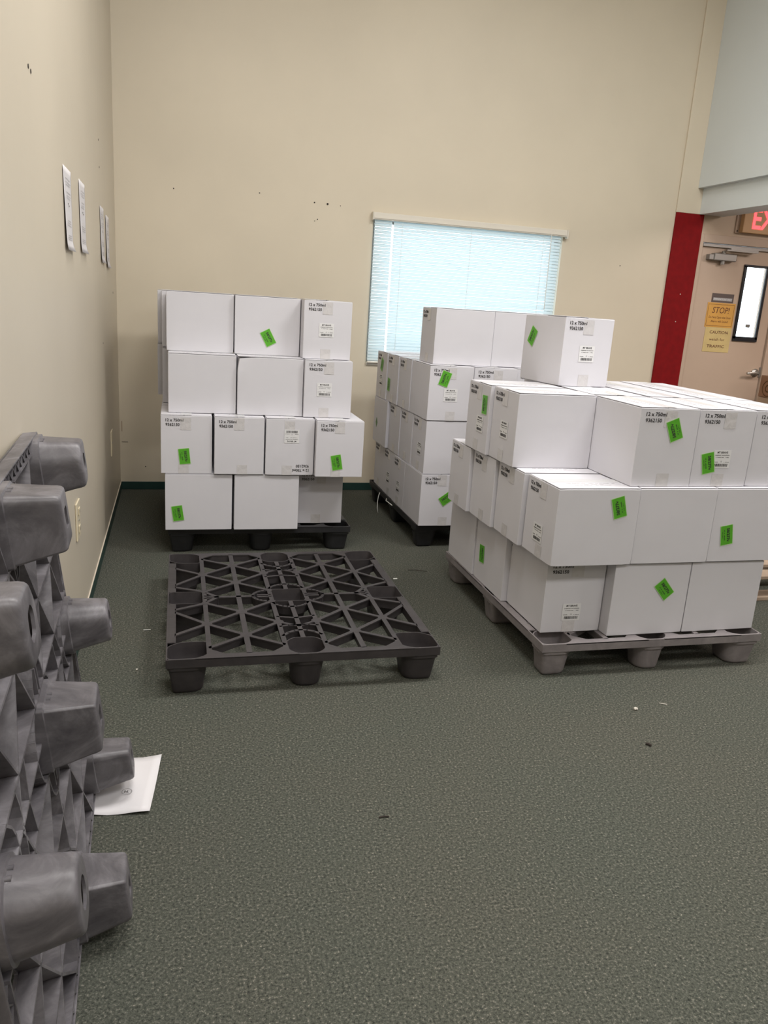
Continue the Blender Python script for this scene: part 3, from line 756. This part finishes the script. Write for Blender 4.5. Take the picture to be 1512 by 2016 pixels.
GC = 'cartons of the right stack on the grey pallet'
carton('E', 1.370, 2.599, 0, 'white corner carton on the bottom row of the right stack, barcode label near its base', GC, B=[('f', .123, .084)])
carton('L', 1.626, 2.541, 0, 'white carton with diamond tilted green sticker, bottom front row of the right stack', GC, rz=.015, G=[('f', .228, .188, -49)])
carton('L', 1.9665, 2.546, 0, 'blank white carton at the right end of the bottom front row, right stack', GC, rz=.012)
carton('E', 1.345, 2.938, 0, 'white carton with small green sticker on the left side, bottom row of the right stack', GC, G=[('l', .085, .132, -84)])
carton('E', 1.338, 3.278, 0, 'rearmost white carton on the left side, bottom row of the right stack', GC)
carton('L', 1.338, 2.521, 1, 'white front corner carton with green sticker, second layer of the right stack', GC, rz=.012, G=[('f', .253, .226, 106)], B=[('l', .120, .094)])
carton('L', 1.6775, 2.530, 1, 'blank white carton in the middle of the second front layer, right stack', GC, rz=.008)
carton('L', 2.017, 2.536, 1, 'white carton with green sticker at the right of the second front layer, right stack', GC, rz=.008, G=[('f', .072, .110, -80)])
carton('L', 1.318, 2.782, 1, 'white carton right behind the front corner on the left side, second layer, right stack', GC)
carton('L', 1.304, 3.042, 1, 'scuffed white carton third from the front on the left side, second layer, right stack', GC)
carton('L', 1.288, 3.300, 1, 'rearmost white carton on the left side, second layer of the right stack', GC)
carton('L', 1.300, 2.868, 2, 'white carton facing its blank side forward, third layer of the right stack', GC, B=[('l', .135, .135)])
carton('L', 1.284, 3.124, 2, 'rear left white carton with upright green sticker, third layer of the right stack', GC, G=[('l', .200, .210, 92)], B=[('l', .16, .122)])
carton('E', 1.641, 2.550, 2, 'white carton with tilted green sticker top centre, third front layer of the right stack', GC, rz=.008, G=[('f', .152, .216, 112)])
carton('E', 1.8965, 2.556, 2, 'white carton with green sticker covering its barcode label, third layer, right stack', GC, rz=.014, G=[('f', .068, .092, -78)], B=[('f', .126, .108)])
carton('E', 2.153, 2.564, 2, 'white carton at the right frame edge, third front layer of the right stack', GC, rz=.016)
for j, wd in enumerate(('middle', 'rear')):
    for i, wx in enumerate(('left', 'centre', 'right')):
        carton('E', 1.645+.256*i+(.005 if i else 0), 2.915+.342*j, 2, 'white carton seen by its top flaps, %s %s of the third layer, right stack' % (wd, wx), GC)
carton('E', 1.629, 3.200, 3, 'lone white carton with diagonal green sticker on top of the right stack', GC, rz=.105, G=[('l', .078, .200, 62)], B=[('f', .126, .143)])

# curl of plastic strap hanging from the window-side pallet
def strap(pts, label):
    bm = bmesh.new(); tube(bm, pts, .0028, 6); o = obj('plastic_strap', bm, 'strap', smooth=True); tag(o, label, 'strap', 'white strap ends hanging from the pallet')
strap([(1.300, 4.90, .134), (1.288, 4.88, .115), (1.280, 4.87, .08), (1.279, 4.86, .04), (1.284, 4.855, .006)], 'thin white strap end hanging to the carpet beside the window stack pallet')
strap([(1.305, 4.74, .134), (1.294, 4.71, .128), (1.296, 4.66, .130), (1.305, 4.60, .126)], 'thin white strap loop sticking out under the window stack cartons')

# ---------------------------------------------------------------- behind the right stack
wp = tag(empty('wooden_pallet', (2.78, 3.16, 0)), 'low pale wooden pallet on the carpet behind the right stack', 'pallet')
for i in range(6):
    bm = bmesh.new(); bx(bm, 0, 1.15, i*.175, i*.175+.10, .115, .132, bev=.002); obj('deck_board', bm, 'wood', wp)
for x in (0.0, .54, 1.08):
    bm = bmesh.new(); bx(bm, x+.002, x+.05, .0, .975, .0205, .1145, bev=.002); obj('stringer', bm, 'wood', wp)
for i in (0, 1, 2):
    bm = bmesh.new(); bx(bm, 0, 1.15, i*.4375, i*.4375+.10, .0005, .020, bev=.002); obj('bottom_board', bm, 'wood', wp)

def brown_carton(x, y, z, wx, wy, h, mat, label, emblem=False):
    o = tag(empty('brown_carton', (x+wx/2, y+wy/2, z)), label, 'carton')
    bm = bmesh.new(); bx(bm, -wx/2, wx/2, -wy/2, wy/2, .0005, h-.004, bev=.003); obj('carton_body', bm, mat, o)
    for s in (0, 1):
        bm = bmesh.new(); bx(bm, -wx/2+.002, wx/2-.002, -wy/2+.002 if s == 0 else .001, -.001 if s == 0 else wy/2-.002, h-.0038, h-.0008); obj('top_flap', bm, mat, o)
    if emblem:
        bm = bmesh.new()
        for r, w_ in ((.062, .007), (.03, .009)):
            pts = [(r*math.cos(a), r*math.sin(a)) for a in [2*PI*k/28 for k in range(29)]]
            for p0, p1 in zip(pts, pts[1:]):
                f = (r-w_)/r; bm.faces.new([bm.verts.new((-wx/2-.0012, -q[0], q[1])) for q in (p0, p1, (p1[0]*f, p1[1]*f), (p0[0]*f, p0[1]*f))])
        e2 = obj('printed_emblem', bm, 'kraftink', o, (0, .075, h*.42))
    return o
brown_carton(4.418, 4.95, 0, .46, .34, .41, 'kraftlight', 'tan carton on the floor in front of the beige door, lowest of three')
brown_carton(4.415, 4.95, .411, .46, .34, .41, 'kraftlight', 'tan carton between the lowest and the darker top carton by the door')
brown_carton(4.413, 4.95, .822, .46, .34, .165, 'kraft', 'dark brown carton with printed emblem on top of the cartons by the door', True)

# ---------------------------------------------------------------- loose things on the carpet
pp = tag(empty('paper_sheet', (-.165, 2.035, .0005), -.10), 'white sheet of paper on the carpet under the leaning grey pallet', 'paper')
bm = bmesh.new(); N1, N2 = 8, 10; g = []
for j in range(N2+1):
    g.append([bm.verts.new(((i/N1-.5)*.216, (j/N2-.5)*.267, .0035+.003*math.sin(i*1.1+j*.5)+(.004*(abs(i/N1-.5)*2)**3))) for i in range(N1+1)])
for j in range(N2):
    for i in range(N1): bm.faces.new((g[j][i], g[j][i+1], g[j+1][i+1], g[j+1][i]))
sh = obj('sheet', bm, 'paper', pp, smooth=True); md = sh.modifiers.new('t', 'SOLIDIFY'); md.thickness = .0008
bm = bmesh.new()
for k in range(28):
    a0, a1 = 2*PI*k/28, 2*PI*(k+1)/28
    bm.faces.new([bm.verts.new((r*math.cos(a), r*math.sin(a), 0)) for r, a in ((.0135, a0), (.0135, a1), (.0125, a1), (.0125, a0))])
obj('stamp_ring', bm, 'ink', pp, (.036, -.044, .0095))
link('stamp_letter', text_mesh('N.', 'ink', None, .010), pp, (.036, -.049, .0095))

def debris(name, x, y, pts_r, mat, label, rz=0.0, cat='debris'):
    bm = bmesh.new(); pts, r = pts_r; tube(bm, pts, r, 6)
    o = obj(name, bm, mat, None, (x, y, 0.001), (0, 0, rz), smooth=False); tag(o, label, cat)
    return o
debris('pebble', 1.578, 2.215, ([(-.006, 0, .005), (0, .001, .007), (.006, 0, .005)], .005), 'crumb', 'small pale crumb on the carpet in front of the right stack')
debris('twig', 1.491, 1.996, ([(-.009, 0, .004), (0, .002, .005), (.009, 0, .004)], .004), 'dirt', 'short dark brown chip on the carpet at the right', -.9)
debris('splinter', 1.707, 2.242, ([(-.014, 0, .002), (.014, 0, .002)], .0012), 'crumb', 'thin pale splinter on the carpet near the grey pallet', -.5)
debris('twig', .54, 1.775, ([(-.014, 0, .002), (0, .001, .003), (.014, 0, .002)], .002), 'dirt', 'thin dark sliver in the middle of the open carpet')
debris('paper_scrap', 1.068, 3.614, ([(-.010, 0, .003), (.010, 0, .003)], .004), 'strap', 'tiny white scrap on the carpet right of the empty pallet')
debris('thread', 1.22, 3.73, ([(-.05, 0, .002), (-.01, .006, .003), (.05, 0, .002)], .0013), 'dirt', 'thin dark thread on the carpet between the empty pallet and the window stack', -.3)
debris('paper_scrap', -.118, 3.10, ([(-.012, 0, .002), (.016, .002, .002)], .0018), 'strap', 'tiny white sliver on the carpet left of the empty pallet')
debris('crumb', -.14, 2.744, ([(-.003, 0, .003), (.003, 0, .003)], .003), 'crumb', 'tiny pale crumb left of the near corner of the empty pallet')
